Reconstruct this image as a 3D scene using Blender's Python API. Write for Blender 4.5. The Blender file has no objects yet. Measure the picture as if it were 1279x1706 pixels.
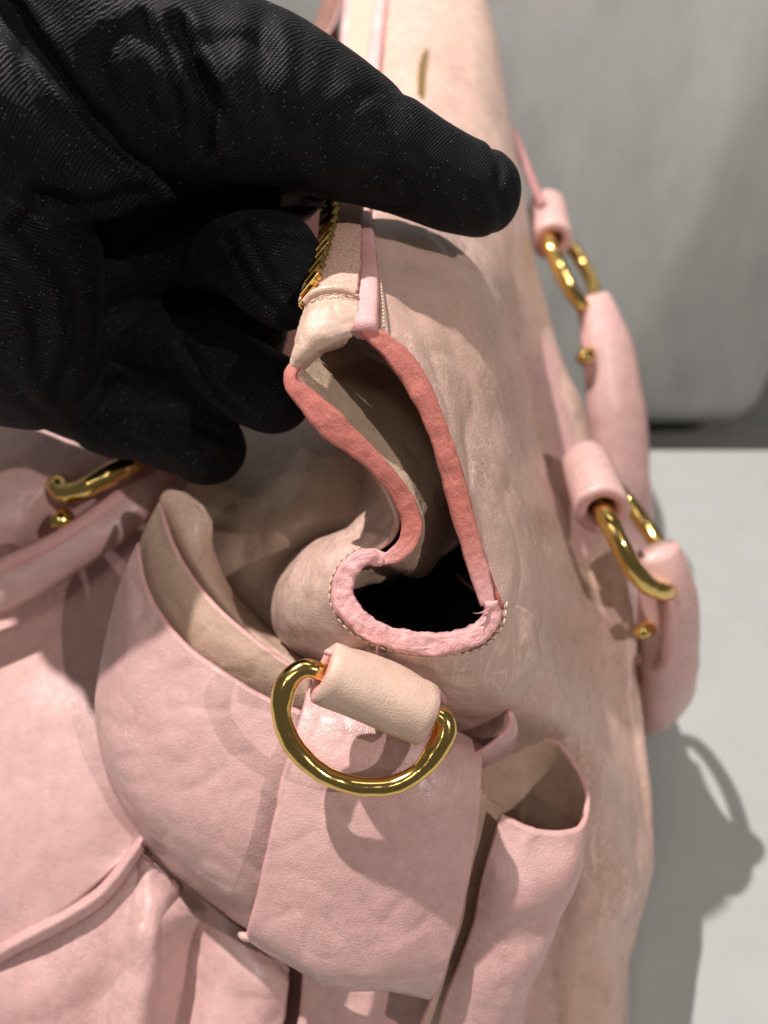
import bpy, bmesh, math, random
import numpy as np
from mathutils import Vector, Matrix, noise as mnoise
R = math.radians
random.seed(7)
S = bpy.context.scene
COL = S.collection

# ------------------------------------------------------------------ camera, world, lamps, exposure
CAM_H = 0.42
FPX = 1255.0                      # focal length in photo pixels (1279 x 1706)
PITCH = R(45)
CAM = np.array([0.0, 0.0, CAM_H])
FWD = np.array([0.0, math.cos(PITCH), -math.sin(PITCH)])
UPV = np.array([0.0, math.sin(PITCH), math.cos(PITCH)])
RGT = np.array([1.0, 0.0, 0.0])
cd = bpy.data.cameras.new('camera'); cam = bpy.data.objects.new('camera', cd); COL.objects.link(cam)
cam.location = CAM; cam.rotation_euler = (R(90) - PITCH, 0, 0)
cd.sensor_fit = 'VERTICAL'; cd.sensor_height = 36; cd.lens = 36 * FPX / 1706
cd.clip_start = 0.01; cd.clip_end = 50
cd.dof.use_dof = True; cd.dof.focus_distance = 0.186; cd.dof.aperture_fstop = 7.5
S.camera = cam

W = bpy.data.worlds.new('World'); S.world = W; W.use_nodes = True
bg = W.node_tree.nodes['Background']; bg.inputs['Color'].default_value = (1.0, 0.96, 0.90, 1); bg.inputs['Strength'].default_value = 0.10

def spot(name, loc, target, watts, size, cone, blend, color):
    l = bpy.data.lights.new(name, 'SPOT'); l.energy = watts; l.shadow_soft_size = size
    l.spot_size = R(cone); l.spot_blend = blend; l.color = color
    o = bpy.data.objects.new(name, l); COL.objects.link(o); o.location = loc
    o.rotation_euler = (Vector(target) - Vector(loc)).to_track_quat('-Z', 'Y').to_euler()
    return o
def area(name, loc, target, watts, sx, sy, color):
    l = bpy.data.lights.new(name, 'AREA'); l.energy = watts; l.shape = 'RECTANGLE'; l.size = sx; l.size_y = sy; l.color = color
    o = bpy.data.objects.new(name, l); COL.objects.link(o); o.location = loc
    o.rotation_euler = (Vector(target) - Vector(loc)).to_track_quat('-Z', 'Y').to_euler()
    return o
spot('ceiling_spot', (1.22, -0.78, 1.75), (0, 0.15, 0.25), 76, 0.016, 60, 0.3, (1.0, 0.89, 0.87))
spot('ceiling_spot', (-1.0, -1.15, 2.05), (0, 0.2, 0.2), 13, 0.02, 60, 0.3, (1.0, 0.90, 0.76))
spot('ceiling_spot', (-0.74, 0.80, 2.18), (0.0, 0.25, 0.2), 315, 0.018, 70, 0.3, (1.0, 0.94, 0.92))
spot('ceiling_spot', (0.60, -0.35, 2.3), (-0.06, 0.66, 0.22), 72, 0.02, 17, 0.06, (1.0, 0.96, 0.93))  # added lamp; its narrow cone edge draws the diagonal shadow on the sofa
area('added_reflection_panel', (-0.5, -0.9, 2.4), (0, 0.2, 0.2), 5, 1.2, 0.3, (1.0, 0.97, 0.94))  # added panel, there to give the gold something to reflect
area('added_reflection_panel', (0.3, 0.9, 2.4), (0, 0.3, 0.2), 4, 1.2, 0.3, (1.0, 0.97, 0.94))  # second added panel for reflections
S.view_settings.view_transform = 'Standard'; S.view_settings.look = 'None'
S.view_settings.exposure = -0.04; S.view_settings.gamma = 1.0
S.cycles.max_bounces = 8

# ------------------------------------------------------------------ helpers
def P(p):
    """photo pixel + depth along the view axis -> world point; a 3-vector tagged 'w' passes through."""
    if len(p) == 4 and p[0] == 'w': return np.array(p[1:], float)
    u, v, d = p[:3]
    return CAM + d * FWD + RGT * (d * (u - 639.5) / FPX) + UPV * (d * (853 - v) / FPX)

def cr_weights(n, m, closed=False):
    """matrix m x n of Catmull-Rom weights sampling n control points at m places"""
    M = np.zeros((m, n))
    for i in range(m):
        t = i / m * n if closed else i / (m - 1) * (n - 1)
        k = int(math.floor(t))
        if not closed: k = min(k, n - 2)
        f = t - k
        w = (-.5*f**3 + f*f - .5*f, 1.5*f**3 - 2.5*f*f + 1, -1.5*f**3 + 2*f*f + .5*f, .5*f**3 - .5*f*f)
        for j, x in zip((-1, 0, 1, 2), w):
            q = k + j
            if closed: M[i, q % n] += x
            elif q < 0: M[i, 0] += 2 * x; M[i, 1] -= x
            elif q > n - 1: M[i, n-1] += 2 * x; M[i, n-2] -= x
            else: M[i, q] += x
    return M

def spline(pts, m, closed=False):
    A = np.array(pts, float)
    return cr_weights(len(A), m, closed) @ A

def resample(A, m):
    d = np.r_[0, np.cumsum(np.linalg.norm(np.diff(A, axis=0), axis=1))]
    t = np.linspace(0, d[-1], m)
    return np.stack([np.interp(t, d, A[:, k]) for k in range(A.shape[1])], 1)

def row(pts, m):
    return resample(spline([P(p) for p in pts], 12 * len(pts)), m)

ROOT = None
def link(name, me, mats, parent=None, smooth=True):
    o = bpy.data.objects.new(name, me); COL.objects.link(o)
    for m in (mats if isinstance(mats, (list, tuple)) else [mats]): me.materials.append(m)
    if smooth: me.polygons.foreach_set('use_smooth', [True] * len(me.polygons))
    if parent is not None:
        o.parent = parent
        o.matrix_parent_inverse = Matrix.Translation(-Vector(world_loc(parent)))
    return o
def world_loc(o):
    v = Vector(o.location)
    if o.parent is not None and o.type == 'EMPTY': v = v
    return WL.get(o.name, (0, 0, 0))
WL = {}
def thing(name, label, cat, loc=(0, 0, 0), group=None):
    o = bpy.data.objects.new(name, None); COL.objects.link(o); o.location = loc
    o.empty_display_size = 0.05
    o['label'] = label; o['category'] = cat
    if group: o['group'] = group
    WL[o.name] = tuple(loc)
    return o

def mesh(name, V, F, mi=None, uv=None):
    me = bpy.data.meshes.new(name)
    me.from_pydata([tuple(v) for v in V], [], F)
    if mi is not None: me.polygons.foreach_set('material_index', mi)
    if uv is not None:
        L = me.uv_layers.new(name='UVMap')
        idx = np.zeros(len(me.loops), int); me.loops.foreach_get('vertex_index', idx)
        L.data.foreach_set('uv', np.asarray(uv, float)[idx].ravel())
    me.update()
    return me

def grid_normals(G):
    du = np.gradient(G, axis=1); dv = np.gradient(G, axis=0)
    n = np.cross(du, dv); n /= np.linalg.norm(n, axis=2, keepdims=True) + 1e-12
    return n

def fbm(p, sc, oct=3):
    v = 0; a = 1; s = sc
    for _ in range(oct):
        v += a * mnoise.noise(Vector(p) * s); a *= .5; s *= 2.1
    return v

def sheet(name, rows, parent, mats, nu=60, nv=60, thick=0.002, wr=0.0, wsc=45, flip=None, uvs=True, seedv=0.0, stretch=None, dent=None, straight=False):
    """leather sheet lofted through rows of control points, with thickness, rounded cut edges (material 1) and creases"""
    C = np.array([[P(p) for p in r] for r in rows])            # rows x cols x 3
    nr, nc = C.shape[:2]
    Mu = cr_weights(nc, nu); Mv = cr_weights(nr, nv)
    G = np.einsum('ab,bcd->acd', Mv, np.einsum('ij,bjd->bid', Mu, C))
    N = grid_normals(G)
    s = np.sum(N * (CAM - G), axis=2).mean()
    if flip is None: flip = s < 0
    if flip: N = -N
    if wr > 0:
        D = np.zeros((nv, nu))
        for i in range(nv):
            for j in range(nu):
                p = G[i, j] + seedv
                q = p if stretch is None else p * np.array(stretch)
                a = fbm(q, wsc, 3)
                b = abs(mnoise.noise(Vector(q) * wsc * 1.7 + Vector((3.1, 1.7, 9.2))))
                D[i, j] = a * 0.8 - (1 - min(1, b * 3.0)) ** 2 * 0.45
        G = G + N * (D * wr)[..., None]
        N2 = grid_normals(G); N = -N2 if flip else N2
    if dent is not None:
        for (u0, v0, d0, rad, amp) in dent:
            c = P((u0, v0, d0)); w = np.exp(-np.sum((G - c) ** 2, axis=2) / rad ** 2)
            G = G + N * (w * amp)[..., None]
        N2 = grid_normals(G); N = -N2 if flip else N2
    B = G - N * thick
    V = np.concatenate([G.reshape(-1, 3), B.reshape(-1, 3)])
    n = nu * nv
    F = []; mi = []
    for i in range(nv - 1):
        for j in range(nu - 1):
            a, b, c, d = i*nu+j, i*nu+j+1, (i+1)*nu+j+1, (i+1)*nu+j
            q = (a, b, c, d) if not flip else (d, c, b, a)
            F.append(q); mi.append(0)
            F.append(tuple(x + n for x in q[::-1])); mi.append(0 if len(mats) < 3 else 2)
    # boundary loop, outward pushed middle line for a rounded raw edge
    loop = [(0, j) for j in range(nu)] + [(i, nu-1) for i in range(1, nv)] + [(nv-1, j) for j in range(nu-2, -1, -1)] + [(i, 0) for i in range(nv-2, 0, -1)]
    base = len(V); mids = []
    for (i, j) in loop:
        out = np.zeros(3)
        if i == 0: out += G[0, j] - G[1, j]
        if i == nv-1: out += G[-1, j] - G[-2, j]
        if j == 0: out += G[i, 0] - G[i, 1]
        if j == nu-1: out += G[i, -1] - G[i, -2]
        out /= np.linalg.norm(out) + 1e-12
        m = (G[i, j] + B[i, j]) / 2 + out * thick * 0.42
        mids.append(m)
    V = np.concatenate([V, np.array(mids)])
    K = len(loop)
    for k in range(K):
        a = loop[k][0]*nu + loop[k][1]; b = loop[(k+1) % K][0]*nu + loop[(k+1) % K][1]
        m0, m1 = base + k, base + (k+1) % K
        q1 = (b, a, m0, m1); q2 = (m1, m0, a + n, b + n)
        if flip: q1 = q1[::-1]; q2 = q2[::-1]
        F.append(q1); F.append(q2); mi += [1 if len(mats) > 1 else 0] * 2
    ulen = np.linalg.norm(np.diff(G, axis=1), axis=2).mean(0).sum(); vlen = np.linalg.norm(np.diff(G, axis=0), axis=2).mean(1).sum()
    uu, vv = np.meshgrid(np.linspace(0, ulen, nu), np.linspace(0, vlen, nv))
    uv = np.stack([uu.ravel(), vv.ravel()], 1)
    uvm = np.array([(uv[i*nu+j]) for (i, j) in loop])
    return link(name, mesh(name, V, F, mi, np.concatenate([uv, uv, uvm])), mats, parent)

def frames(A, hint, closed=False):
    n = len(A)
    T = np.roll(A, -1, 0) - np.roll(A, 1, 0) if closed else np.gradient(A, axis=0)
    T /= np.linalg.norm(T, axis=1, keepdims=True) + 1e-12
    if hint is not None:
        H = np.broadcast_to(np.asarray(hint, float), T.shape)
        Wd = np.cross(H, T); Wd /= np.linalg.norm(Wd, axis=1, keepdims=True) + 1e-12
        Nn = np.cross(T, Wd)
        return T, Wd, Nn
    Wd = np.zeros_like(T); x = np.cross(T[0], [0.3, 0.5, 0.8]); x /= np.linalg.norm(x); Wd[0] = x
    for i in range(1, n):
        x = Wd[i-1] - T[i] * np.dot(Wd[i-1], T[i]); Wd[i] = x / np.linalg.norm(x)
    return T, Wd, np.cross(T, Wd)

def sweep(name, A, a, b, parent, mats, hint=None, closed=False, ns=16, power=2.0, rough=0.0, rsc=300, ret=False, cap=True, twist=None):
    """tube of (super)elliptical section half-width a (across) and b (towards the hint) along points A"""
    n = len(A)
    a = np.broadcast_to(np.asarray(a, float), (n,)) if np.ndim(a) < 1 or len(a) == n else np.interp(np.linspace(0, 1, n), np.linspace(0, 1, len(a)), a)
    b = np.broadcast_to(np.asarray(b, float), (n,)) if np.ndim(b) < 1 or len(b) == n else np.interp(np.linspace(0, 1, n), np.linspace(0, 1, len(b)), b)
    T, Wd, Nn = frames(A, hint, closed)
    V = []; uv = []
    L = np.r_[0, np.cumsum(np.linalg.norm(np.diff(A, axis=0), axis=1))]
    for i in range(n):
        for k in range(ns):
            t = 2 * math.pi * k / ns; c, s = math.cos(t), math.sin(t)
            ex = 2.0 / power
            x = math.copysign(abs(c) ** ex, c); y = math.copysign(abs(s) ** ex, s)
            off = Wd[i] * x * a[i] + Nn[i] * y * b[i]
            p = A[i] + off
            if rough:
                f = fbm(p, rsc, 3) * rough
                p = p + off / (np.linalg.norm(off) + 1e-9) * f
            V.append(p); uv.append((L[i], k / ns))
    F = []
    m = n if closed else n - 1
    for i in range(m):
        for k in range(ns):
            i2 = (i + 1) % n; k2 = (k + 1) % ns
            F.append((i*ns+k, i*ns+k2, i2*ns+k2, i2*ns+k))
    if not closed and cap:
        F.append(tuple(range(ns))[::-1]); F.append(tuple((n-1)*ns + k for k in range(ns)))
    if ret: return V, F
    return link(name, mesh(name, V, F, None, uv), mats, parent)

def stitches(name, A, parent, mat, pitch=0.0021, r=0.00028, lift=0.0004):
    """a line of thread stitches along points A (one joined part)"""
    d = np.linalg.norm(np.diff(A, axis=0), axis=1).sum()
    n = max(3, int(d / pitch)); Q = resample(A, n * 2 + 1)
    V, F = [], []
    for i in range(n):
        p0, p1 = Q[2*i], Q[2*i] * 0.22 + Q[2*i+2 if 2*i+2 < len(Q) else -1] * 0.78
        to = CAM - p0; to = to / np.linalg.norm(to)
        pts = np.array([p0 - to * r * 1.2, p0 * .75 + p1 * .25 + to * lift, p0 * .25 + p1 * .75 + to * lift, p1 - to * r * 1.2])
        v, f = sweep('', pts, r, r, None, None, ns=6, ret=True)
        o = len(V); V += v; F += [tuple(x + o for x in q) for q in f]
    o = link(name, mesh(name, V, F), mat, parent); o['kind'] = 'stuff'
    return o

# ------------------------------------------------------------------ materials
def newmat(name):
    m = bpy.data.materials.new(name); m.use_nodes = True
    nt = m.node_tree; b = nt.nodes['Principled BSDF']
    return m, nt, b
class NT:
    def __init__(s, nt): s.nt = nt
    def n(s, t, **k):
        x = s.nt.nodes.new(t)
        for a, v in k.items():
            if a.startswith('i_'):
                x.inputs[a[2:].replace('_', ' ')].default_value = v
            else: setattr(x, a, v)
        return x
    def l(s, a, b): s.nt.links.new(a, b)
def ramp(nd, stops):
    cr = nd.color_ramp
    while len(cr.elements) < len(stops): cr.elements.new(0.5)
    for e, (p, c) in zip(cr.elements, stops):
        e.position = p; e.color = (*c, 1) if len(c) == 3 else c

def leather(name, c1, c2, c3=None, rough=0.31, grain=0.4, wrinkle=0.32, mott=14, streak=0.3, streak_dir=None, spec=0.5):
    m, nt, b = newmat(name); g = NT(nt)
    tc = g.n('ShaderNodeTexCoord'); co = tc.outputs['Object']
    n1 = g.n('ShaderNodeTexNoise', i_Scale=mott, i_Detail=6.0, i_Roughness=0.6); g.l(co, n1.inputs['Vector'])
    r1 = g.n('ShaderNodeValToRGB'); ramp(r1, [(0.36, c1), (0.64, c2)]); g.l(n1.outputs['Fac'], r1.inputs['Fac'])
    n2 = g.n('ShaderNodeTexNoise', i_Scale=mott * 11, i_Detail=8.0, i_Roughness=0.7); g.l(co, n2.inputs['Vector'])
    # thin pale crease lines where the finish has worn
    mp = g.n('ShaderNodeMapping'); mp.inputs['Scale'].default_value = streak_dir or (1, 1, 1); g.l(co, mp.inputs['Vector'])
    n3 = g.n('ShaderNodeTexNoise', i_Scale=130.0, i_Detail=2.5, i_Roughness=0.5, i_Distortion=1.4); g.l(mp.outputs[0], n3.inputs['Vector'])
    ab = g.n('ShaderNodeMath', operation='SUBTRACT'); ab.inputs[1].default_value = 0.5; g.l(n3.outputs['Fac'], ab.inputs[0])
    ab2 = g.n('ShaderNodeMath', operation='ABSOLUTE'); g.l(ab.outputs[0], ab2.inputs[0])
    rl = g.n('ShaderNodeMapRange', clamp=True); rl.inputs[1].default_value = 0.0; rl.inputs[2].default_value = 0.035; rl.inputs[3].default_value = 1; rl.inputs[4].default_value = 0
    g.l(ab2.outputs[0], rl.inputs[0])
    n4 = g.n('ShaderNodeTexNoise', i_Scale=26.0, i_Detail=3.0); g.l(co, n4.inputs['Vector'])
    r4 = g.n('ShaderNodeMapRange', clamp=True); r4.inputs[1].default_value = 0.42; r4.inputs[2].default_value = 0.68; g.l(n4.outputs['Fac'], r4.inputs[0])
    mk = g.n('ShaderNodeMath', operation='MULTIPLY'); g.l(rl.outputs[0], mk.inputs[0]); g.l(r4.outputs[0], mk.inputs[1])
    mk2 = g.n('ShaderNodeMath', operation='MULTIPLY'); g.l(mk.outputs[0], mk2.inputs[0]); mk2.inputs[1].default_value = streak
    mx = g.n('ShaderNodeMix', data_type='RGBA'); g.l(mk2.outputs[0], mx.inputs['Factor']); g.l(r1.outputs[0], mx.inputs['A'])
    lite = tuple(min(0.9, x * 1.15 + 0.10) for x in c2); mx.inputs['B'].default_value = (*lite, 1)
    hs = g.n('ShaderNodeHueSaturation'); g.l(mx.outputs['Result'], hs.inputs['Color'])
    rv = g.n('ShaderNodeMapRange'); rv.inputs[1].default_value = 0.3; rv.inputs[2].default_value = 0.7; rv.inputs[3].default_value = 0.90; rv.inputs[4].default_value = 1.10
    g.l(n2.outputs['Fac'], rv.inputs[0]); g.l(rv.outputs[0], hs.inputs['Value'])
    g.l(hs.outputs[0], b.inputs['Base Color'])
    rr = g.n('ShaderNodeMapRange'); rr.inputs[1].default_value = 0.3; rr.inputs[2].default_value = 0.7; rr.inputs[3].default_value = rough - 0.09; rr.inputs[4].default_value = rough + 0.10
    g.l(n2.outputs['Fac'], rr.inputs[0]); g.l(rr.outputs[0], b.inputs['Roughness'])
    b.inputs['Specular IOR Level'].default_value = spec
    if rough < 0.4: b.inputs['Coat Weight'].default_value = 0.12; b.inputs['Coat Roughness'].default_value = 0.24
    # grain: pebbles + wrinkles + creases
    vo = g.n('ShaderNodeTexVoronoi', feature='DISTANCE_TO_EDGE', i_Scale=1100.0); 
    nd = g.n('ShaderNodeTexNoise', i_Scale=220.0, i_Detail=2.0); g.l(co, nd.inputs['Vector'])
    av = g.n('ShaderNodeVectorMath', operation='MULTIPLY_ADD'); g.l(nd.outputs['Color'], av.inputs[0]); av.inputs[1].default_value = (.004,) * 3; g.l(co, av.inputs[2])
    g.l(av.outputs[0], vo.inputs['Vector'])
    vr = g.n('ShaderNodeMapRange', clamp=True); vr.inputs[2].default_value = 0.25; g.l(vo.outputs['Distance'], vr.inputs[0])
    b1 = g.n('ShaderNodeBump', i_Strength=grain, i_Distance=0.00012); g.l(vr.outputs[0], b1.inputs['Height'])
    b2 = g.n('ShaderNodeBump', i_Strength=wrinkle, i_Distance=0.0010); g.l(n2.outputs['Fac'], b2.inputs['Height']); g.l(b1.outputs[0], b2.inputs['Normal'])
    b3 = g.n('ShaderNodeBump', i_Strength=0.12, i_Distance=0.0002, invert=True); g.l(mk.outputs[0], b3.inputs['Height']); g.l(b2.outputs[0], b3.inputs['Normal'])
    g.l(b3.outputs[0], b.inputs['Normal'])
    return m

PINK1 = (0.53, 0.32, 0.298); PINK2 = (0.595, 0.373, 0.338)
TAN1 = (0.51, 0.345, 0.25); TAN2 = (0.57, 0.395, 0.30)
M_pink = leather('pink_leather', PINK1, PINK2)
M_tan = leather('worn_leather', TAN1, TAN2, streak=0.5, wrinkle=0.4)
M_panel = leather('creased_leather', (0.52, 0.345, 0.275), (0.60, 0.405, 0.335), streak=1.0, streak_dir=(1.6, 0.5, 0.45), wrinkle=0.4)
M_lining = leather('lining_leather', (0.43, 0.315, 0.215), (0.53, 0.40, 0.285), streak=0.8, rough=0.5, wrinkle=0.6)
M_inner = leather('shade_brown_inside', (0.20, 0.085, 0.062), (0.27, 0.12, 0.085), streak=0.0, rough=0.7)  # inside faces coloured dark brown for the shade in the opening
M_cut = leather('pink_cut_edge', (0.58, 0.30, 0.285), (0.63, 0.36, 0.34), streak=0.1, rough=0.5)
def edge_paint(name, base, deep, pale, amt, worn=0.0, fade=None):
    m, nt, b = newmat(name); g = NT(nt); tc = g.n('ShaderNodeTexCoord')
    mp = g.n('ShaderNodeMapping'); mp.inputs['Scale'].default_value = (130, 9, 1); g.l(tc.outputs['UV'], mp.inputs[0])
    n = g.n('ShaderNodeTexNoise', i_Scale=1.0, i_Detail=7.0, i_Roughness=0.65, i_Distortion=0.6); g.l(mp.outputs[0], n.inputs['Vector'])
    n2 = g.n('ShaderNodeTexNoise', i_Scale=170.0, i_Detail=7.0, i_Roughness=0.7); g.l(tc.outputs['Object'], n2.inputs['Vector'])
    r = g.n('ShaderNodeValToRGB'); ramp(r, [(0.28, deep), (0.46, base), (0.60, base), (0.76, pale)])
    mx = g.n('ShaderNodeMix', data_type='FLOAT'); mx.inputs['Factor'].default_value = 0.5; g.l(n.outputs['Fac'], mx.inputs['A']); g.l(n2.outputs['Fac'], mx.inputs['B'])
    su = g.n('ShaderNodeSeparateXYZ'); g.l(tc.outputs['UV'], su.inputs[0])
    an = g.n('ShaderNodeMath', operation='MULTIPLY'); an.inputs[1].default_value = 2 * math.pi; g.l(su.outputs['Y'], an.inputs[0])
    cs = g.n('ShaderNodeMath', operation='COSINE'); g.l(an.outputs[0], cs.inputs[0])
    ca = g.n('ShaderNodeMath', operation='ABSOLUTE'); g.l(cs.outputs[0], ca.inputs[0])
    cp = g.n('ShaderNodeMath', operation='POWER'); cp.inputs[1].default_value = 5.0; g.l(ca.outputs[0], cp.inputs[0])
    cm = g.n('ShaderNodeMath', operation='MULTIPLY_ADD'); cm.inputs[1].default_value = -worn; g.l(cp.outputs[0], cm.inputs[0]); g.l(mx.outputs['Result'], cm.inputs[2])
    g.l(cm.outputs[0], r.inputs['Fac']); g.l(r.outputs[0], b.inputs['Base Color'])
    if fade:
        fr = g.n('ShaderNodeMapRange', clamp=True); fr.inputs[1].default_value = fade[0]; fr.inputs[2].default_value = fade[1]; g.l(su.outputs['X'], fr.inputs[0])
        fn = g.n('ShaderNodeMath', operation='MULTIPLY_ADD', use_clamp=True); g.l(n2.outputs['Fac'], fn.inputs[0]); fn.inputs[1].default_value = 0.9; 
        fo = g.n('ShaderNodeMath', operation='MULTIPLY_ADD'); g.l(fr.outputs[0], fo.inputs[0]); fo.inputs[1].default_value = 1.3; fo.inputs[2].default_value = -0.6; g.l(fo.outputs[0], fn.inputs[2])
        fs = g.n('ShaderNodeMath', operation='MULTIPLY', use_clamp=True); g.l(fn.outputs[0], fs.inputs[0]); g.l(fr.outputs[0], fs.inputs[1])
        fm = g.n('ShaderNodeMix', data_type='RGBA'); g.l(fs.outputs[0], fm.inputs['Factor']); g.l(r.outputs[0], fm.inputs['A']); fm.inputs['B'].default_value = (0.74, 0.39, 0.37, 1)
        g.l(fm.outputs['Result'], b.inputs['Base Color'])
    rr = g.n('ShaderNodeMapRange'); rr.inputs[1].default_value = .3; rr.inputs[2].default_value = .7; rr.inputs[3].default_value = .26; rr.inputs[4].default_value = .6; g.l(n2.outputs['Fac'], rr.inputs[0]); g.l(rr.outputs[0], b.inputs['Roughness'])
    b1 = g.n('ShaderNodeBump', i_Strength=amt, i_Distance=0.0010); g.l(n2.outputs['Fac'], b1.inputs['Height'])
    b2 = g.n('ShaderNodeBump', i_Strength=amt, i_Distance=0.0008); g.l(n.outputs['Fac'], b2.inputs['Height']); g.l(b1.outputs[0], b2.inputs['Normal']); g.l(b2.outputs[0], b.inputs['Normal'])
    return m
M_coral = edge_paint('coral_edge_paint', (0.58, 0.18, 0.14), (0.29, 0.10, 0.09), (0.72, 0.33, 0.27), 0.7, 0.13)
M_lip = edge_paint('frayed_pink_edge', (0.76, 0.40, 0.385), (0.62, 0.22, 0.20), (0.82, 0.58, 0.54), 0.9, 0.06)
M_pipe = leather('piping_leather', (0.66, 0.33, 0.32), (0.74, 0.44, 0.42), mott=45, streak=0.1, rough=0.5)
M_beige = leather('beige_tab_leather', (0.56, 0.385, 0.29), (0.63, 0.45, 0.355), streak=0.15, wrinkle=0.15, grain=0.35, rough=0.45)

def simple(name, col, rough=0.6, metal=0.0, bumpsc=None, bump=0.2, dist=0.0005, var=0.1, spec=0.5):
    m, nt, b = newmat(name); g = NT(nt)
    b.inputs['Roughness'].default_value = rough; b.inputs['Metallic'].default_value = metal
    b.inputs['Specular IOR Level'].default_value = spec
    tc = g.n('ShaderNodeTexCoord')
    n = g.n('ShaderNodeTexNoise', i_Scale=bumpsc or 50.0, i_Detail=5.0); g.l(tc.outputs['Object'], n.inputs['Vector'])
    r = g.n('ShaderNodeValToRGB'); ramp(r, [(0.3, tuple(c * (1 - var) for c in col)), (0.7, tuple(min(1, c * (1 + var)) for c in col))])
    g.l(n.outputs['Fac'], r.inputs['Fac']); g.l(r.outputs[0], b.inputs['Base Color'])
    if bump:
        bb = g.n('ShaderNodeBump', i_Strength=bump, i_Distance=dist); g.l(n.outputs['Fac'], bb.inputs['Height']); g.l(bb.outputs[0], b.inputs['Normal'])
    return m
M_gold = simple('polished_gold', (0.83, 0.58, 0.19), rough=0.14, metal=1.0, bumpsc=220.0, bump=0.10, dist=0.0003, var=0.08)
M_thread = simple('beige_thread', (0.60, 0.45, 0.33), rough=0.8, bumpsc=2500.0, var=0.2)
M_tape = simple('zip_tape_cloth', (0.60, 0.38, 0.30), rough=0.95, bumpsc=1300.0, bump=0.9, dist=0.0005, var=0.25, spec=0.1)
M_hem = simple('dark_strap_hem', (0.34, 0.16, 0.15), rough=0.5, bumpsc=300.0)
M_olive = simple('olive_zip_tape', (0.33, 0.27, 0.15), rough=0.9, bumpsc=900.0, bump=0.6)
M_table = simple('pale_table', (0.345, 0.36, 0.34), rough=0.55, bumpsc=60.0, bump=0.05, var=0.03)

def fabric(name, col):
    m, nt, b = newmat(name); g = NT(nt); tc = g.n('ShaderNodeTexCoord')
    n = g.n('ShaderNodeTexNoise', i_Scale=14.0, i_Detail=8.0, i_Roughness=0.65)
    mp = g.n('ShaderNodeMapping'); mp.inputs['Scale'].default_value = (1.5, 1.5, 0.7); g.l(tc.outputs['Object'], mp.inputs[0]); g.l(mp.outputs[0], n.inputs['Vector'])
    r = g.n('ShaderNodeValToRGB'); ramp(r, [(0.3, tuple(c * .85 for c in col)), (0.7, tuple(c * 1.12 for c in col))]); g.l(n.outputs['Fac'], r.inputs['Fac'])
    g.l(r.outputs[0], b.inputs['Base Color']); b.inputs['Roughness'].default_value = 0.75
    w = g.n('ShaderNodeTexNoise', i_Scale=420.0, i_Detail=3.0); g.l(tc.outputs['Object'], w.inputs['Vector'])
    bb = g.n('ShaderNodeBump', i_Strength=0.5, i_Distance=0.0008); g.l(w.outputs['Fac'], bb.inputs['Height']); g.l(bb.outputs[0], b.inputs['Normal'])
    return m
M_sofa = fabric('grey_upholstery', (0.62, 0.635, 0.605))
M_sofa_dark = fabric('dark_grey_upholstery', (0.20, 0.205, 0.18))

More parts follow.
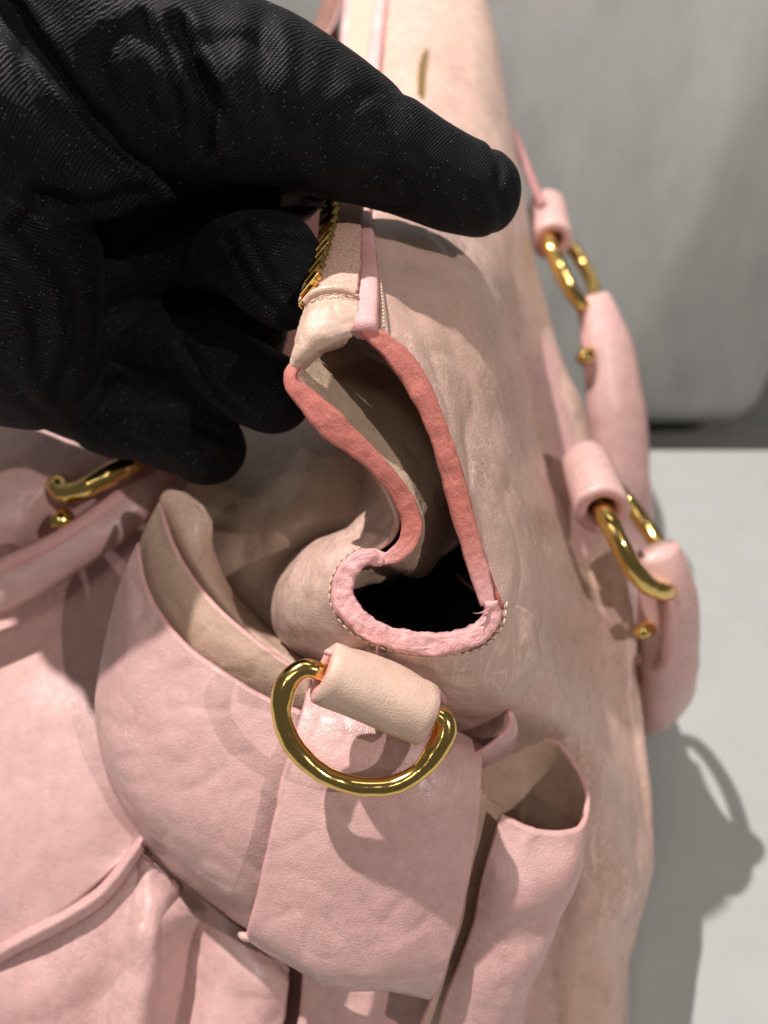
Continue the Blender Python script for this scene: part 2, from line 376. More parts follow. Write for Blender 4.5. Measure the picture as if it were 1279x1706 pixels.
M_dark = simple('painted_black_shade', (0.010, 0.009, 0.009), rough=0.95, bumpsc=900.0, spec=0.05)  # black colour standing in for the shade inside the zip end
def glove_mat():
    m, nt, b = newmat('black_ribbed_knit'); g = NT(nt)
    at = g.n('ShaderNodeAttribute', attribute_name='rib'); at2 = g.n('ShaderNodeAttribute', attribute_name='wale')
    tc = g.n('ShaderNodeTexCoord')
    nz = g.n('ShaderNodeTexNoise', i_Scale=70.0, i_Detail=3.0); g.l(tc.outputs['Object'], nz.inputs['Vector'])
    ad = g.n('ShaderNodeMath', operation='MULTIPLY_ADD'); g.l(nz.outputs['Fac'], ad.inputs[0]); ad.inputs[1].default_value = 0.0022; g.l(at.outputs['Fac'], ad.inputs[2])
    k = g.n('ShaderNodeMath', operation='MULTIPLY'); g.l(ad.outputs[0], k.inputs[0]); k.inputs[1].default_value = 2 * math.pi / 0.00082
    s = g.n('ShaderNodeMath', operation='SINE'); g.l(k.outputs[0], s.inputs[0])
    k2 = g.n('ShaderNodeMath', operation='MULTIPLY'); g.l(at2.outputs['Fac'], k2.inputs[0]); k2.inputs[1].default_value = 2 * math.pi / 0.0006
    s2 = g.n('ShaderNodeMath', operation='SINE'); g.l(k2.outputs[0], s2.inputs[0])
    mu = g.n('ShaderNodeMath', operation='MULTIPLY_ADD'); g.l(s2.outputs[0], mu.inputs[0]); mu.inputs[1].default_value = 0.3; g.l(s.outputs[0], mu.inputs[2])
    bp = g.n('ShaderNodeBump', i_Strength=0.45, i_Distance=0.00022); g.l(mu.outputs[0], bp.inputs['Height'])
    fz = g.n('ShaderNodeTexNoise', i_Scale=2600.0, i_Detail=3.0); g.l(tc.outputs['Object'], fz.inputs['Vector'])
    bp2 = g.n('ShaderNodeBump', i_Strength=0.25, i_Distance=0.00020); g.l(fz.outputs['Fac'], bp2.inputs['Height']); g.l(bp.outputs[0], bp2.inputs['Normal'])
    g.l(bp2.outputs[0], b.inputs['Normal'])
    r = g.n('ShaderNodeMapRange'); r.inputs[1].default_value = -1.2; r.inputs[2].default_value = 1.2; r.inputs[3].default_value = 0.25; r.inputs[4].default_value = 1.5; g.l(mu.outputs[0], r.inputs[0])
    mc = g.n('ShaderNodeVectorMath', operation='SCALE'); mc.inputs[0].default_value = (0.0062, 0.0068, 0.0086); g.l(r.outputs[0], mc.inputs['Scale'])
    # painted glints: rare bright specks in the knit colour
    vv = g.n('ShaderNodeTexVoronoi', feature='F1', i_Scale=2100.0); g.l(tc.outputs['Object'], vv.inputs['Vector'])
    sp = g.n('ShaderNodeSeparateColor'); g.l(vv.outputs['Color'], sp.inputs[0])
    gt = g.n('ShaderNodeMath', operation='GREATER_THAN'); gt.inputs[1].default_value = 0.955; g.l(sp.outputs[0], gt.inputs[0])
    lt = g.n('ShaderNodeMath', operation='LESS_THAN'); lt.inputs[1].default_value = 0.30; g.l(vv.outputs['Distance'], lt.inputs[0])
    mm = g.n('ShaderNodeMath', operation='MULTIPLY'); g.l(gt.outputs[0], mm.inputs[0]); g.l(lt.outputs[0], mm.inputs[1])
    mx = g.n('ShaderNodeMix', data_type='RGBA'); g.l(mm.outputs[0], mx.inputs['Factor']); g.l(mc.outputs[0], mx.inputs['A']); mx.inputs['B'].default_value = (0.13, 0.135, 0.15, 1)
    g.l(mx.outputs['Result'], b.inputs['Base Color'])
    b.inputs['Roughness'].default_value = 0.55; b.inputs['Specular IOR Level'].default_value = 0.13
    b.inputs['Sheen Weight'].default_value = 0.015; b.inputs['Sheen Roughness'].default_value = 0.4
    return m
M_glove = glove_mat()

# ------------------------------------------------------------------ the setting: table and sofa
def rounded_box(name, lo, hi, r, parent, mat, seg=5):
    bm = bmesh.new(); bmesh.ops.create_cube(bm, size=1)
    for v in bm.verts:
        v.co = Vector([(lo[k] + hi[k]) / 2 + v.co[k] * (hi[k] - lo[k]) for k in range(3)])
    bmesh.ops.bevel(bm, geom=bm.edges[:], offset=r, segments=seg, profile=0.5, affect='EDGES')
    me = bpy.data.meshes.new(name); bm.to_mesh(me); bm.free()
    o = link(name, me, mat, parent); return o
table = rounded_box('table', (-0.7, -0.45, 0.01), (0.75, 0.428, 0.06), 0.006, None, M_table)
table['label'] = 'pale grey smooth table top the pink handbag stands on'; table['category'] = 'table'
sofa = thing('sofa', 'grey upholstered sofa behind the table', 'sofa', (0, 0.9, -0.45))
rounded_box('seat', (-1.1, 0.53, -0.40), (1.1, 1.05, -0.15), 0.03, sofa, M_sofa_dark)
sb = rounded_box('backrest', (-1.2, 0.66, -0.125), (0.425, 0.98, 0.95), 0.05, sofa, M_sofa, 8)

# ------------------------------------------------------------------ the handbag
bag = thing('pink_handbag', 'worn pink leather handbag with bow and gold rings, zip end pinched by the hand', 'handbag', (0, 0.25, 0.06))

def down(p, x, y):                     # a foot point on the table under the panel
    return ('w', x, y, 0.064)
# front (right) panel: from the zip piping over the tube, down the front to the table
fp = [
 [(628,548,.1775),(688,620,.1795),(738,703,.1815),(770,790,.184),(792,872,.1865),(814,948,.1885),(838,1012,.190),(848,1085,.196),(850,1180,.212),(850,1300,.250),(850,1450,.260),(845,1600,.266),(835,1760,.272),('w',.05,.10,.064)],
 [(624,470,.194),(690,520,.196),(752,620,.196),(800,730,.196),(830,830,.197),(852,915,.198),(872,1000,.199),(886,1088,.202),(900,1180,.217),(915,1290,.250),(920,1450,.259),(915,1600,.265),(900,1760,.272),('w',.065,.11,.064)],
 [(622,410,.208),(700,440,.212),(775,540,.212),(825,650,.212),(856,780,.212),(878,880,.212),(900,985,.212),(915,1090,.214),(935,1180,.226),(965,1290,.249),(975,1450,.256),(965,1600,.262),(945,1760,.27),('w',.075,.13,.064)],
 [(622,340,.226),(715,350,.231),(806,440,.236),(862,610,.244),(890,760,.252),(920,880,.252),(945,990,.252),(965,1095,.252),(990,1190,.254),(1030,1300,.258),(1040,1450,.261),(1030,1600,.266),(1000,1760,.274),('w',.085,.17,.064)],
 [(630,180,.303),(715,200,.303),(810,300,.310),(862,450,.312),(890,640,.315),(930,790,.305),(965,910,.298),(1000,1010,.29),(1040,1110,.282),(1052,1235,.277),(1086,1440,.275),(1050,1600,.284),(1025,1760,.294),('w',.09,.25,.064)],
 [(645,-60,.445),(722,-60,.445),(800,-20,.445),(848,180,.425),(878,380,.405),(930,580,.375),(985,735,.345),(1020,855,.322),(1050,1000,.302),(1066,1150,.288),(1083,1410,.290),(1042,1600,.305),(1020,1760,.315),('w',.09,.33,.064)],
 [(645,-110,.48),(720,-100,.49),(780,-60,.50),(800,180,.49),(825,380,.47),(880,580,.44),(930,735,.41),(960,855,.38),(990,1000,.36),(1010,1130,.345),(1020,1400,.345),(1005,1600,.355),(980,1760,.36),('w',.06,.44,.064)],
]
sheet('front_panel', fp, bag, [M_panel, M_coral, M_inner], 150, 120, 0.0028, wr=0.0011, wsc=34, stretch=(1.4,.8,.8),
      dent=[(905,1140,.21,.010,-.003),(1030,1230,.262,.012,-.0025),(985,1290,.25,.012,.003),(1050,1390,.268,.012,-.003),(1030,1480,.26,.014,.003),(860,330,.36,.02,.003),(1000,1130,.275,.015,-.004),(960,1380,.25,.015,.005),(1050,1560,.27,.012,-.003),(930,1250,.24,.01,-.003),(880,560,.27,.014,-.003),(882,640,.322,.018,-.006),(925,770,.308,.016,-.005),(848,450,.33,.02,-.005),(958,660,.345,.014,.004),(760,520,.212,.012,.0015),(830,700,.205,.01,-.0015)])

# back (left) panel and the folds behind the tube
bp = [
 [(-120,640,.40),(60,640,.38),(200,650,.36),(330,650,.335),(450,650,.31),(550,650,.295),(660,640,.285)],
 [(-120,800,.345),(60,790,.33),(200,775,.312),(330,770,.292),(445,762,.272),(545,745,.252),(660,760,.256)],
 [(-120,930,.312),(60,900,.30),(190,880,.285),(320,870,.268),(430,845,.250),(520,820,.236),(640,840,.240)],
 [(-120,1020,.293),(50,990,.28),(180,975,.268),(310,960,.258),(410,930,.243),(500,890,.231),(610,880,.240)],
 [(-120,1080,.280),(50,1070,.268),(175,1060,.260),(300,1050,.256),(400,1020,.250),(480,975,.247),(600,930,.258)],
 [(-120,1200,.262),(50,1190,.252),(160,1180,.247),(290,1180,.248),(410,1150,.252),(500,1120,.252),(620,1080,.262)],
 [(-120,1350,.248),(40,1330,.240),(150,1300,.238),(280,1300,.242),(410,1300,.246),(520,1300,.250),(640,1280,.26)],
 [(-120,1510,.244),(30,1450,.235),(140,1390,.234),(260,1390,.240),(410,1400,.246),(530,1400,.250),(660,1390,.26)],
 [(-120,1648,.242),(10,1570,.233),(120,1505,.231),(235,1400,.236),(410,1450,.248),(540,1480,.252),(680,1490,.26)],
]
sheet('back_panel', [r[:4] for r in bp], bag, [M_pink, M_cut, M_inner], 90, 130, 0.0022, wr=0.0006, wsc=22, dent=[(40,1180,.252,.016,.003)])
sheet('shoulder_fold', [r[3:] for r in bp], bag, [M_tan, M_cut, M_inner], 90, 130, 0.0022, wr=0.0006, wsc=30, dent=[(470,870,.236,.008,.002),(400,930,.246,.006,-.002)])

# gathered lower panels below the seam
lp = [
 [(-120,1560,.243),(0,1530,.240),(100,1490,.239),(200,1420,.241),(290,1420,.242),(380,1470,.245)],
 [(-120,1620,.240),(0,1570,.237),(110,1530,.235),(215,1470,.236),(300,1480,.243),(390,1510,.246)],
 [(-120,1680,.236),(0,1640,.231),(100,1610,.230),(190,1560,.232),(245,1540,.229),(330,1540,.242)],
 [(-120,1740,.235),(0,1710,.229),(90,1690,.228),(180,1640,.232),(240,1630,.227),(310,1620,.240)],
 [(-120,1830,.238),(0,1810,.234),(90,1800,.233),(180,1760,.236),(240,1760,.231),(310,1740,.242)],
 [('w',-.12,.16,.1),('w',-.10,.12,.1),('w',-.08,.10,.1),('w',-.06,.10,.1),('w',-.04,.10,.1),('w',-.03,.10,.1)],
 [('w',-.12,.16,.064),('w',-.10,.12,.004),('w',-.08,.10,.064),('w',-.06,.10,.064),('w',-.04,.10,.064),('w',-.03,.10,.064)],
]
sheet('gathered_panel', lp, bag, [M_pink, M_cut], 90, 110, 0.002, wr=0.0006, wsc=30, stretch=(1.5,1,.7))
sb_ = [
 [(-120,1640,.2405),(10,1564,.2325),(110,1510,.2315),(170,1468,.2330),(232,1392,.236)],
 [(-120,1660,.2375),(10,1582,.2290),(115,1526,.2285),(178,1480,.2305),(236,1405,.234)],
 [(-120,1680,.2395),(10,1600,.2315),(125,1540,.2310),(188,1492,.2325),(240,1418,.236)],
]
sheet('seam_band', sb_, bag, [M_pink, M_cut], 50, 10, 0.0022, wr=0.0003, wsc=60)
lp2 = [
 [(222,1425,.240),(250,1440,.238),(285,1465,.240),(312,1488,.243),(330,1498,.243),(380,1532,.241),(440,1575,.242),(482,1612,.246)],
 [(190,1510,.240),(228,1520,.231),(265,1535,.231),(300,1548,.241),(322,1555,.244),(375,1575,.238),(435,1612,.237),(480,1640,.241)],
 [(175,1600,.239),(215,1605,.228),(255,1612,.228),(292,1620,.240),(316,1625,.243),(368,1645,.236),(430,1668,.235),(475,1690,.240)],
 [(165,1760,.240),(208,1760,.230),(250,1762,.230),(286,1765,.241),(308,1765,.243),(355,1770,.237),(422,1780,.237),(465,1790,.241)],
 [('w',-.072,.09,.1),('w',-.066,.088,.1),('w',-.059,.088,.1),('w',-.052,.09,.1),('w',-.046,.09,.1),('w',-.038,.088,.1),('w',-.026,.088,.1),('w',-.015,.09,.1)],
 [('w',-.072,.09,.064),('w',-.066,.09,.064),('w',-.059,.09,.064),('w',-.052,.09,.064),('w',-.046,.09,.064),('w',-.038,.09,.064),('w',-.026,.09,.064),('w',-.015,.09,.064)],
]
sheet('pleat', lp2, bag, [M_pink, M_cut], 70, 90, 0.002, wr=0.0007, wsc=60)
lp3 = [
 [(505,1560,.238),(580,1580,.234),(660,1600,.233),(740,1620,.236),(850,1640,.250)],
 [(502,1650,.238),(580,1660,.232),(660,1670,.231),(740,1690,.234),(850,1700,.249)],
 [(498,1780,.240),(580,1780,.236),(660,1790,.235),(740,1800,.238),(850,1800,.252)],
 [('w',-.01,.085,.1),('w',.005,.08,.1),('w',.02,.08,.1),('w',.035,.085,.1),('w',.055,.10,.1)],
 [('w',-.01,.085,.064),('w',.005,.08,.064),('w',.02,.08,.064),('w',.035,.085,.064),('w',.055,.10,.064)],
]
sheet('pleat', lp3, bag, [M_pink, M_cut], 60, 70, 0.002, wr=0.0008, wsc=50)
# inner end panel behind bow (dark in the pleat gaps)
ep = [[(330,1000,.262),(520,1040,.258),(700,1100,.245),(870,1130,.235)],
      [(330,1250,.262),(520,1250,.262),(700,1250,.255),(870,1260,.252)],
      [(330,1500,.262),(500,1500,.262),(700,1500,.258),(880,1500,.256)],
      [(330,1800,.268),(500,1800,.268),(700,1800,.264),(880,1800,.27)]]
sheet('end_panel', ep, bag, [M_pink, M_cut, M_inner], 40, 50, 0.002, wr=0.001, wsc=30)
base = rounded_box('base', (-0.085, 0.10, 0.061), (0.082, 0.42, 0.085), 0.012, bag, M_pink)
# far half of the back side and far end, closing the bag round
fe = [
 [(585,-50,.445),(548,60,.44),(430,160,.435),(250,420,.44),(120,600,.42),(-120,640,.40)],
 [(560,20,.46),(500,120,.46),(380,250,.47),(200,500,.46),(60,660,.44),(-150,740,.40)],
 [('w',.0,.47,.15),('w',-.05,.47,.15),('w',-.09,.45,.15),('w',-.11,.40,.15),('w',-.12,.3,.15),('w',-.12,.2,.15)],
 [('w',.0,.45,.064),('w',-.05,.45,.064),('w',-.08,.43,.064),('w',-.09,.38,.064),('w',-.10,.3,.064),('w',-.10,.2,.064)],
]
sheet('far_panel', fe, bag, [M_pink, M_cut, M_inner], 60, 40, 0.002, wr=0.001, wsc=26)

# ------------------------------------------------------------------ the zip end: walls, lining, cut edges
Ldir = np.array([0.0, 0.055, -0.002])
def ext(pts, off):
    return [('w', *(P(p) + np.array(off))) for p in pts]
leftS = [(500,628,.1785),(528,664,.1795),(556,700,.181),(590,735,.1825),(632,776,.1845),(668,818,.187),(690,858,.189),(695,892,.190),(676,924,.1905),(645,938,.191),(612,930,.191),(585,948,.1908),(572,985,.1905),(585,1022,.190),(620,1050,.190),(680,1070,.1902),(745,1076,.1905),(800,1060,.191),(828,1020,.191)]
def back(k, dz):
    out = []
    for q, p in enumerate(leftS):
        f = min(1, max(0, (q - 11) / 2.0))
        g = min(1, max(0, (q - 1) / 4.0))
        c = min(1, max(0, (q - 6.0) / 2.0)) * (1 - f)
        kc = min(k, .6) + .1 * max(0, k - .6)
        o = (1 - f) * (Ldir * k * (1 - .35 * g) + np.array([.021 * k * g, 0, dz - .012 * k * g])) + f * FWD * 0.05 * k
        o = o * (1 - c) + c * (np.array([.013, .02, -.034]) * kc + FWD * .02 * max(0, k - .6))
        out.append(('w', *(P(p) + o)))
    return out
rows = [leftS, back(.35, 0), back(.8, -.002), back(1.5, -.012), back(2.4, -.03)]
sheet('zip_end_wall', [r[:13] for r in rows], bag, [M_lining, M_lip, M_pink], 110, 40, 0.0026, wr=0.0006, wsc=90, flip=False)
sheet('zip_end_lining', [r[12:] for r in rows], bag, [M_dark, M_lip, M_dark], 60, 30, 0.0016, wr=0.0004, wsc=90)  # floor of the opening, blackened for its shade
sheet('shade_backing', [[('w', x, .215 + .02 * math.sin(k * 2 + x * 30), z) for k, x in enumerate((-.03, -.015, .005, .024, .045))] for z in (.215, .19, .15, .1, .07)], bag, [M_dark], 20, 24, 0.0015, wr=0.002, wsc=30)  # added black sheet that keeps the opening dark

# right wall cut edge (coral), left wall cut edge (coral), folded pale lip along the bottom
rightE = [(604,548,.1765),(622,560,.1767),(648,580,.177),(678,614,.178),(702,655,.179),(724,705,.1805),(742,755,.182),(757,810,.1838),(772,865,.1855),(787,915,.187),(801,965,.1882),(812,1005,.189)]
A = row(rightE, 90)
VIEW = -FWD
def faded(A, cm):
    L = np.linalg.norm(np.diff(A, axis=0), axis=1).sum()
    return edge_paint('coral_edge_paint', (0.58, 0.18, 0.14), (0.29, 0.10, 0.09), (0.72, 0.33, 0.27), 0.7, 0.13, (L - cm, L))
MC = faded(A, .030)
sweep('cut_edge', A, [.0016,.0025,.0030,.0028,.0026,.0026,.0027,.0028,.0027,.0026,.0025,.0020], .0013, bag, [MC], hint=VIEW, ns=32, power=4.0, rough=.00028, rsc=260)
leftE = [(497,604,.1790),(484,622,.1778),(486,642,.1775),(510,664,.1782),(538,694,.179),(568,722,.1805),(604,752,.1825),(640,788,.1845),(668,826,.187),(684,862,.1885),(685,888,.1890),(676,908,.1893),(655,926,.1896),(626,936,.190)]
A = row(leftE, 90)
MC = faded(A, .016)
sweep('cut_edge', A, [.0012,.0016,.0026,.0034,.0035,.0030,.0024,.0023,.0024,.0026,.0027,.0025,.0020,.0012], .0010, bag, [MC], hint=VIEW, ns=32, power=3.6, rough=.0003, rsc=260)
lipE = [(634,936,.1905),(612,928,.1893),(590,940,.1888),(572,968,.1885),(573,1000,.1883),(592,1030,.188),(625,1052,.188),(665,1066,.1882),(710,1073,.1885),(755,1070,.1887),(795,1056,.189),(818,1032,.1892),(818,1000,.189)]
A = row(lipE, 110)
sweep('folded_lip', A, [.0016,.0022,.0026,.0029,.0029,.0027,.0027,.0029,.003,.0028,.0026,.0023,.0016], .0019, bag, [M_lip], hint=VIEW, ns=28, power=3.6, rough=.0006, rsc=420)
# torn threads at the lower right corner of the opening
for pts in ([(816,1014,.1875),(808,1018,.1862),(796,1022,.1858),(788,1021,.1856)], [(812,1022,.1872),(804,1029,.1862),(799,1036,.1858)]):
    sweep('torn_thread', row(pts, 10), [.00028,.00022,.0001], [.00022,.00018,.00008], bag, [M_lip], ns=6)

# outer leather of the lower lobe: left roll, and the skirt running down under the ring tab
lob = [
 [(628,800,.1855),(652,850,.189),(650,888,.1925),(622,912,.1925),(590,922,.1905),(563,945,.1895),(548,985,.1892),(556,1020,.189),(585,1054,.189),(630,1080,.1892),(690,1094,.1895),(750,1096,.1898),(805,1080,.190),(838,1040,.190),(842,1005,.190)],
 [(622,790,.197),(640,835,.199),(630,870,.200),(600,893,.199),(565,905,.197),(530,930,.196),(510,975,.1955),(518,1025,.195),(560,1070,.195),(620,1100,.195),(690,1118,.195),(760,1125,.195),(825,1115,.195),(860,1060,.195),(866,1010,.197)],
 [(615,780,.212),(625,822,.212),(605,855,.212),(580,880,.21),(530,905,.208),(492,945,.206),(474,1000,.205),(486,1050,.205),(540,1090,.203),(610,1125,.203),(690,1150,.203),(770,1165,.203),(845,1160,.203),(890,1090,.202),(893,1030,.206)],
 [(605,770,.235),(605,812,.236),(590,850,.236),(570,880,.235),(520,900,.232),(475,945,.228),(452,1000,.226),(460,1060,.226),(530,1110,.224),(610,1150,.222),(690,1190,.222),(770,1225,.224),(840,1220,.224),(900,1130,.222),(905,1060,.227)],
]
sheet('zip_end_skin', lob, bag, [M_panel, M_panel, M_inner], 110, 50, 0.0018, wr=0.0006, wsc=70, dent=[(634,1092,.1895,.0025,-.0012),(640,1110,.195,.003,-.001)])
sweep('seam', row([(631,1070,.1868),(628,1084,.1872),(632,1098,.1905),(642,1116,.1945)], 16), [.0003,.0004,.0004,.0002], .0003, bag, [M_hem], ns=8, rough=.0001, rsc=900)
A = row([(600,912,.190),(570,932,.1888),(550,972,.1884),(553,1012,.1882),(578,1048,.1882),(620,1074,.1884),(680,1089,.1886),(745,1092,.189),(800,1080,.189),(836,1046,.189),(845,1000,.1892)], 120)
stitches('stitching', A, bag, M_thread)

# zip: tape, teeth, end tab, piping, stitch line
tapeR = [
 [(496,506,.1862),(530,484,.1845),(560,478,.184),(594,482,.184)],
 [(512,444,.197),(545,428,.195),(568,424,.195),(598,426,.1955)],
 [(530,384,.211),(555,372,.209),(575,368,.209),(600,368,.210)],
 [(538,322,.227),(562,314,.226),(580,312,.226),(604,312,.227)],
 [(570,130,.325),(580,128,.325),(600,128,.325),(620,128,.326)],
 [(590,-60,.445),(598,-62,.445),(612,-62,.445),(632,-62,.446)],
]
zt = sheet('zip_tape', tapeR, bag, [M_tape, M_tape], 40, 70, 0.0012, wr=0.0003, wsc=200)
# teeth along the left edge of the tape
TA = resample(spline([P(p) for p in [(508,498,.1840),(519,468,.1880),(530,437,.1945),(540,405,.2015),(546,378,.2085),(551,345,.217),(554,318,.2245),(572,126,.323)]], 80), 200)
def tooth_mesh():
    bm = bmesh.new(); bmesh.ops.create_cube(bm, size=1)
    for v in bm.verts:
        v.co = Vector((v.co.x * .0060, v.co.y * .0013, v.co.z * .0019))
        if v.co.x < 0: v.co.z -= .0010; v.co.y *= .8
    bmesh.ops.bevel(bm, geom=bm.edges[:], offset=.00025, segments=1, affect='EDGES')
    me = bpy.data.meshes.new('zip_tooth'); bm.to_mesh(me); bm.free(); me.materials.append(M_gold); return me
TM = tooth_mesh()
dl = np.r_[0, np.cumsum(np.linalg.norm(np.diff(TA, axis=0), axis=1))]
s = 0.0012; k = 0
while s < 0.075:
    p = np.array([np.interp(s, dl, TA[:, q]) for q in range(3)]); p2 = np.array([np.interp(s + .001, dl, TA[:, q]) for q in range(3)])
    x = Vector((0.74, 0.48, 0.47)).normalized(); t = Vector(p2 - p).normalized(); t = (t - x * t.dot(x)).normalized(); z = x.cross(t)
    o = bpy.data.objects.new('zip_tooth', TM); COL.objects.link(o); o.parent = zt
    M4 = Matrix((x, t, z)).transposed().to_4x4(); M4.translation = Vector(p) + z * (0.0006 if k % 2 else 0)
    o.matrix_local = Matrix.Translation(-Vector((0, 0, 0))) @ M4
    s += 0.0027; k += 1
# end tab folded over the zip end
tab = [
 [(508,502,.1850),(522,488,.1838),(545,480,.1832),(570,480,.1832),(596,488,.1835)],
 [(504,516,.1825),(520,503,.1812),(545,495,.1808),(570,495,.1808),(596,502,.181)],
 [(498,540,.179),(515,524,.1772),(543,514,.1768),(570,514,.177),(596,520,.1775)],
 [(490,570,.1772),(508,555,.1752),(538,545,.1746),(566,545,.175),(594,546,.176)],
 [(484,598,.1772),(500,584,.1754),(530,570,.1745),(560,565,.175),(590,560,.1765)],
 [(484,622,.1782),(497,608,.1772),(523,590,.1762),(552,578,.1765),(580,570,.178)],
 [(500,630,.181),(508,618,.181),(526,600,.181),(550,588,.181),(575,580,.182)],
]
sheet('zip_end_tab', tab, bag, [M_beige, M_beige], 50, 60, 0.0014, wr=0.0006, wsc=120)
A = row([(508,504,.1838),(524,489,.1822),(546,482,.1816),(570,482,.1816),(592,489,.182)], 40)
sweep('tab_fold', A, .0011, .0008, bag, [M_beige], hint=VIEW, ns=10, rough=.00015, rsc=500)
A = row([(509,512,.1825),(524,499,.181),(546,491,.1804),(570,491,.1804),(592,497,.181)], 40); stitches('stitching', A, bag, M_thread, .0018, .0002)
# piping: the folded pink edge along the zip
A = row([(608,552,.1755),(610,520,.182),(612,480,.191),(609,430,.203),(605,385,.2135),(600,340,.2265),(604,300,.238),(620,130,.322),(642,-60,.444)], 120)
sweep('piping', A, [.0029,.0030,.0031,.0031,.0031,.0030,.003,.0032,.0035], .0022, bag, [M_pipe], hint=VIEW, ns=16, power=2.8, rough=.00012, rsc=300)
A = row([(600,340,.2265),(585,200,.285),(576,60,.362),(580,-60,.445)], 60)
A = row([(640,545,.1768),(637,500,.1862),(632,450,.198),(624,400,.2098),(617,350,.2235)], 60); stitches('stitching', A, bag, M_thread, .0017, .00024)
# far side of the zip: left piping and olive tape seen past the thumb
A = row([(572,200,.30),(573,110,.34),(577,40,.382),(588,-60,.445)], 50)
sweep('piping', A, .0024, .0024, bag, [M_pipe], hint=VIEW, ns=12)
A = row([(588,200,.303),(590,110,.343),(595,40,.385),(606,-60,.448)], 50)
sweep('zip_chain', A, .0026, .0012, bag, [M_olive], hint=VIEW, ns=10)

# small raised gold emblem plate on the front, seen edge on
A = row([(709,84,.352),(706,110,.341),(704,135,.331),(702,160,.321),(700,184,.312)], 40)
sweep('gold_emblem', A, [.0006,.0022,.0030,.0030,.0026,.0022,.0006], .0016, bag, [M_gold], hint=(0.9,-.3,.4), ns=12, power=4)

# ------------------------------------------------------------------ the bow
lip1 = [(228,905,.2235),(238,965,.2205),(262,1020,.2175),(312,1080,.2145),(375,1125,.2115),(440,1165,.2085),(500,1190,.206)]
lf = [
 lip1,
 [(205,955,.2225),(215,1030,.2185),(240,1090,.2155),(295,1145,.2125),(365,1185,.2095),(435,1215,.2075),(490,1235,.206)],
 [(178,1045,.2235),(195,1130,.2175),(225,1190,.2135),(285,1230,.210),(355,1260,.208),(425,1280,.2065),(480,1290,.206)],
 [(160,1150,.2255),(182,1240,.2175),(220,1300,.213),(285,1335,.2095),(355,1355,.2075),(420,1365,.2065),(468,1370,.207)],
 [(162,1230,.229),(200,1320,.2205),(250,1380,.215),(305,1410,.2115),(365,1430,.209),(415,1440,.208),(455,1445,.208)],
 [(185,1310,.234),(238,1395,.226),(290,1440,.2205),(335,1470,.217),(375,1490,.214),(410,1505,.2125),(440,1515,.2125)],
 [(215,1370,.242),(262,1430,.238),(305,1468,.232),(345,1500,.2285),(380,1528,.2255),(405,1545,.224),(430,1560,.2235)],
]
bowl = sheet('bow_loop', lf, bag, [M_pink, M_cut, M_tan], 90, 90, 0.0019, wr=0.0005, wsc=55)
lm = [
 [(190,1000,.245),(215,1060,.240),(260,1110,.235),(320,1150,.230),(390,1180,.225),(460,1205,.2205),(510,1220,.218)],
 [(222,930,.2335),(236,985,.2295),(266,1040,.2255),(320,1098,.2215),(385,1140,.2185),(450,1175,.2155),(505,1195,.2135)],
 [(240,880,.2275),(258,940,.2245),(290,1000,.221),(340,1055,.217),(400,1100,.214),(460,1138,.2115),(510,1160,.2095)],
 [(262,838,.2265),(283,900,.223),(312,955,.220),(356,1010,.2165),(412,1060,.2135),(468,1102,.211),(515,1130,.209)],
]
sheet('loop_layer', lm, bowl, [M_tan, M_cut], 80, 50, 0.0017, wr=0.0004, wsc=60)
# the curled inner layer: over the top, into a hook
lb = [
 [(283,905,.238),(312,965,.234),(356,1020,.230),(410,1070,.226),(462,1110,.2225),(510,1140,.220)],
 [(268,860,.2365),(300,925,.233),(345,985,.2295),(398,1040,.226),(452,1085,.223),(505,1120,.220)],
 [(264,836,.2315),(296,890,.232),(338,955,.230),(390,1018,.2275),(446,1070,.2245),(502,1108,.2215)],
 [(280,818,.231),(312,858,.2325),(340,925,.2325),(386,1000,.2305),(444,1060,.2275),(502,1100,.2245)],
 [(308,820,.233),(338,848,.234),(350,915,.235),(388,990,.2335),(446,1050,.2305),(504,1094,.2275)],
 [(330,838,.235),(352,866,.2355),(356,915,.2365),(388,985,.235),(446,1046,.232),(504,1090,.2285)],
]
sheet('loop_layer', lb, bowl, [M_tan, M_cut], 80, 50, 0.0016, wr=0.0002, wsc=60)
hk = [
 [(262,850,.236),(290,910,.234),(330,975,.231),(380,1030,.2285),(440,1080,.2255)],
 [(275,818,.232),(318,850,.236),(340,935,.236),(385,1005,.2325),(442,1062,.229)],
 [(320,822,.237),(352,868,.239),(345,930,.2375),(384,1000,.2345),(442,1058,.231)],
 [(350,855,.241),(358,895,.241),(338,925,.236),(378,998,.2335),(440,1056,.230)],
]
# band wrapped round the middle of the bow
kn = [
 [(520,1120,.214),(590,1140,.212),(660,1165,.211),(730,1200,.2125),(802,1240,.217)],
 [(505,1185,.2035),(575,1200,.2015),(650,1215,.201),(725,1235,.2025),(802,1268,.2085)],
 [(478,1275,.1985),(560,1290,.1965),(640,1300,.196),(720,1310,.1975),(800,1325,.2045)],
 [(456,1375,.1975),(540,1395,.1955),(620,1405,.195),(705,1410,.1965),(790,1415,.203)],
 [(434,1475,.1985),(515,1500,.1965),(595,1515,.196),(680,1520,.1975),(770,1515,.203)],
 [(416,1548,.2005),(490,1580,.1985),(570,1605,.1975),(655,1615,.1985),(748,1598,.203)],
 [(412,1566,.2065),(480,1604,.2035),(560,1642,.2025),(640,1648,.2035),(728,1650,.2055)],
 [(420,1568,.2155),(485,1606,.213),(560,1650,.212),(640,1652,.213),(712,1668,.2125)],
 [(440,1560,.224),(500,1590,.222),(570,1630,.221),(640,1640,.222),(712,1650,.221)],
]
knot = sheet('bow_knot', kn, bag, [M_pink, M_cut, M_tan], 100, 120, 0.0021, wr=0.0006, wsc=48)
A = row([(398,1556,.2035),(406,1560,.2025),(416,1563,.2035)], 8)
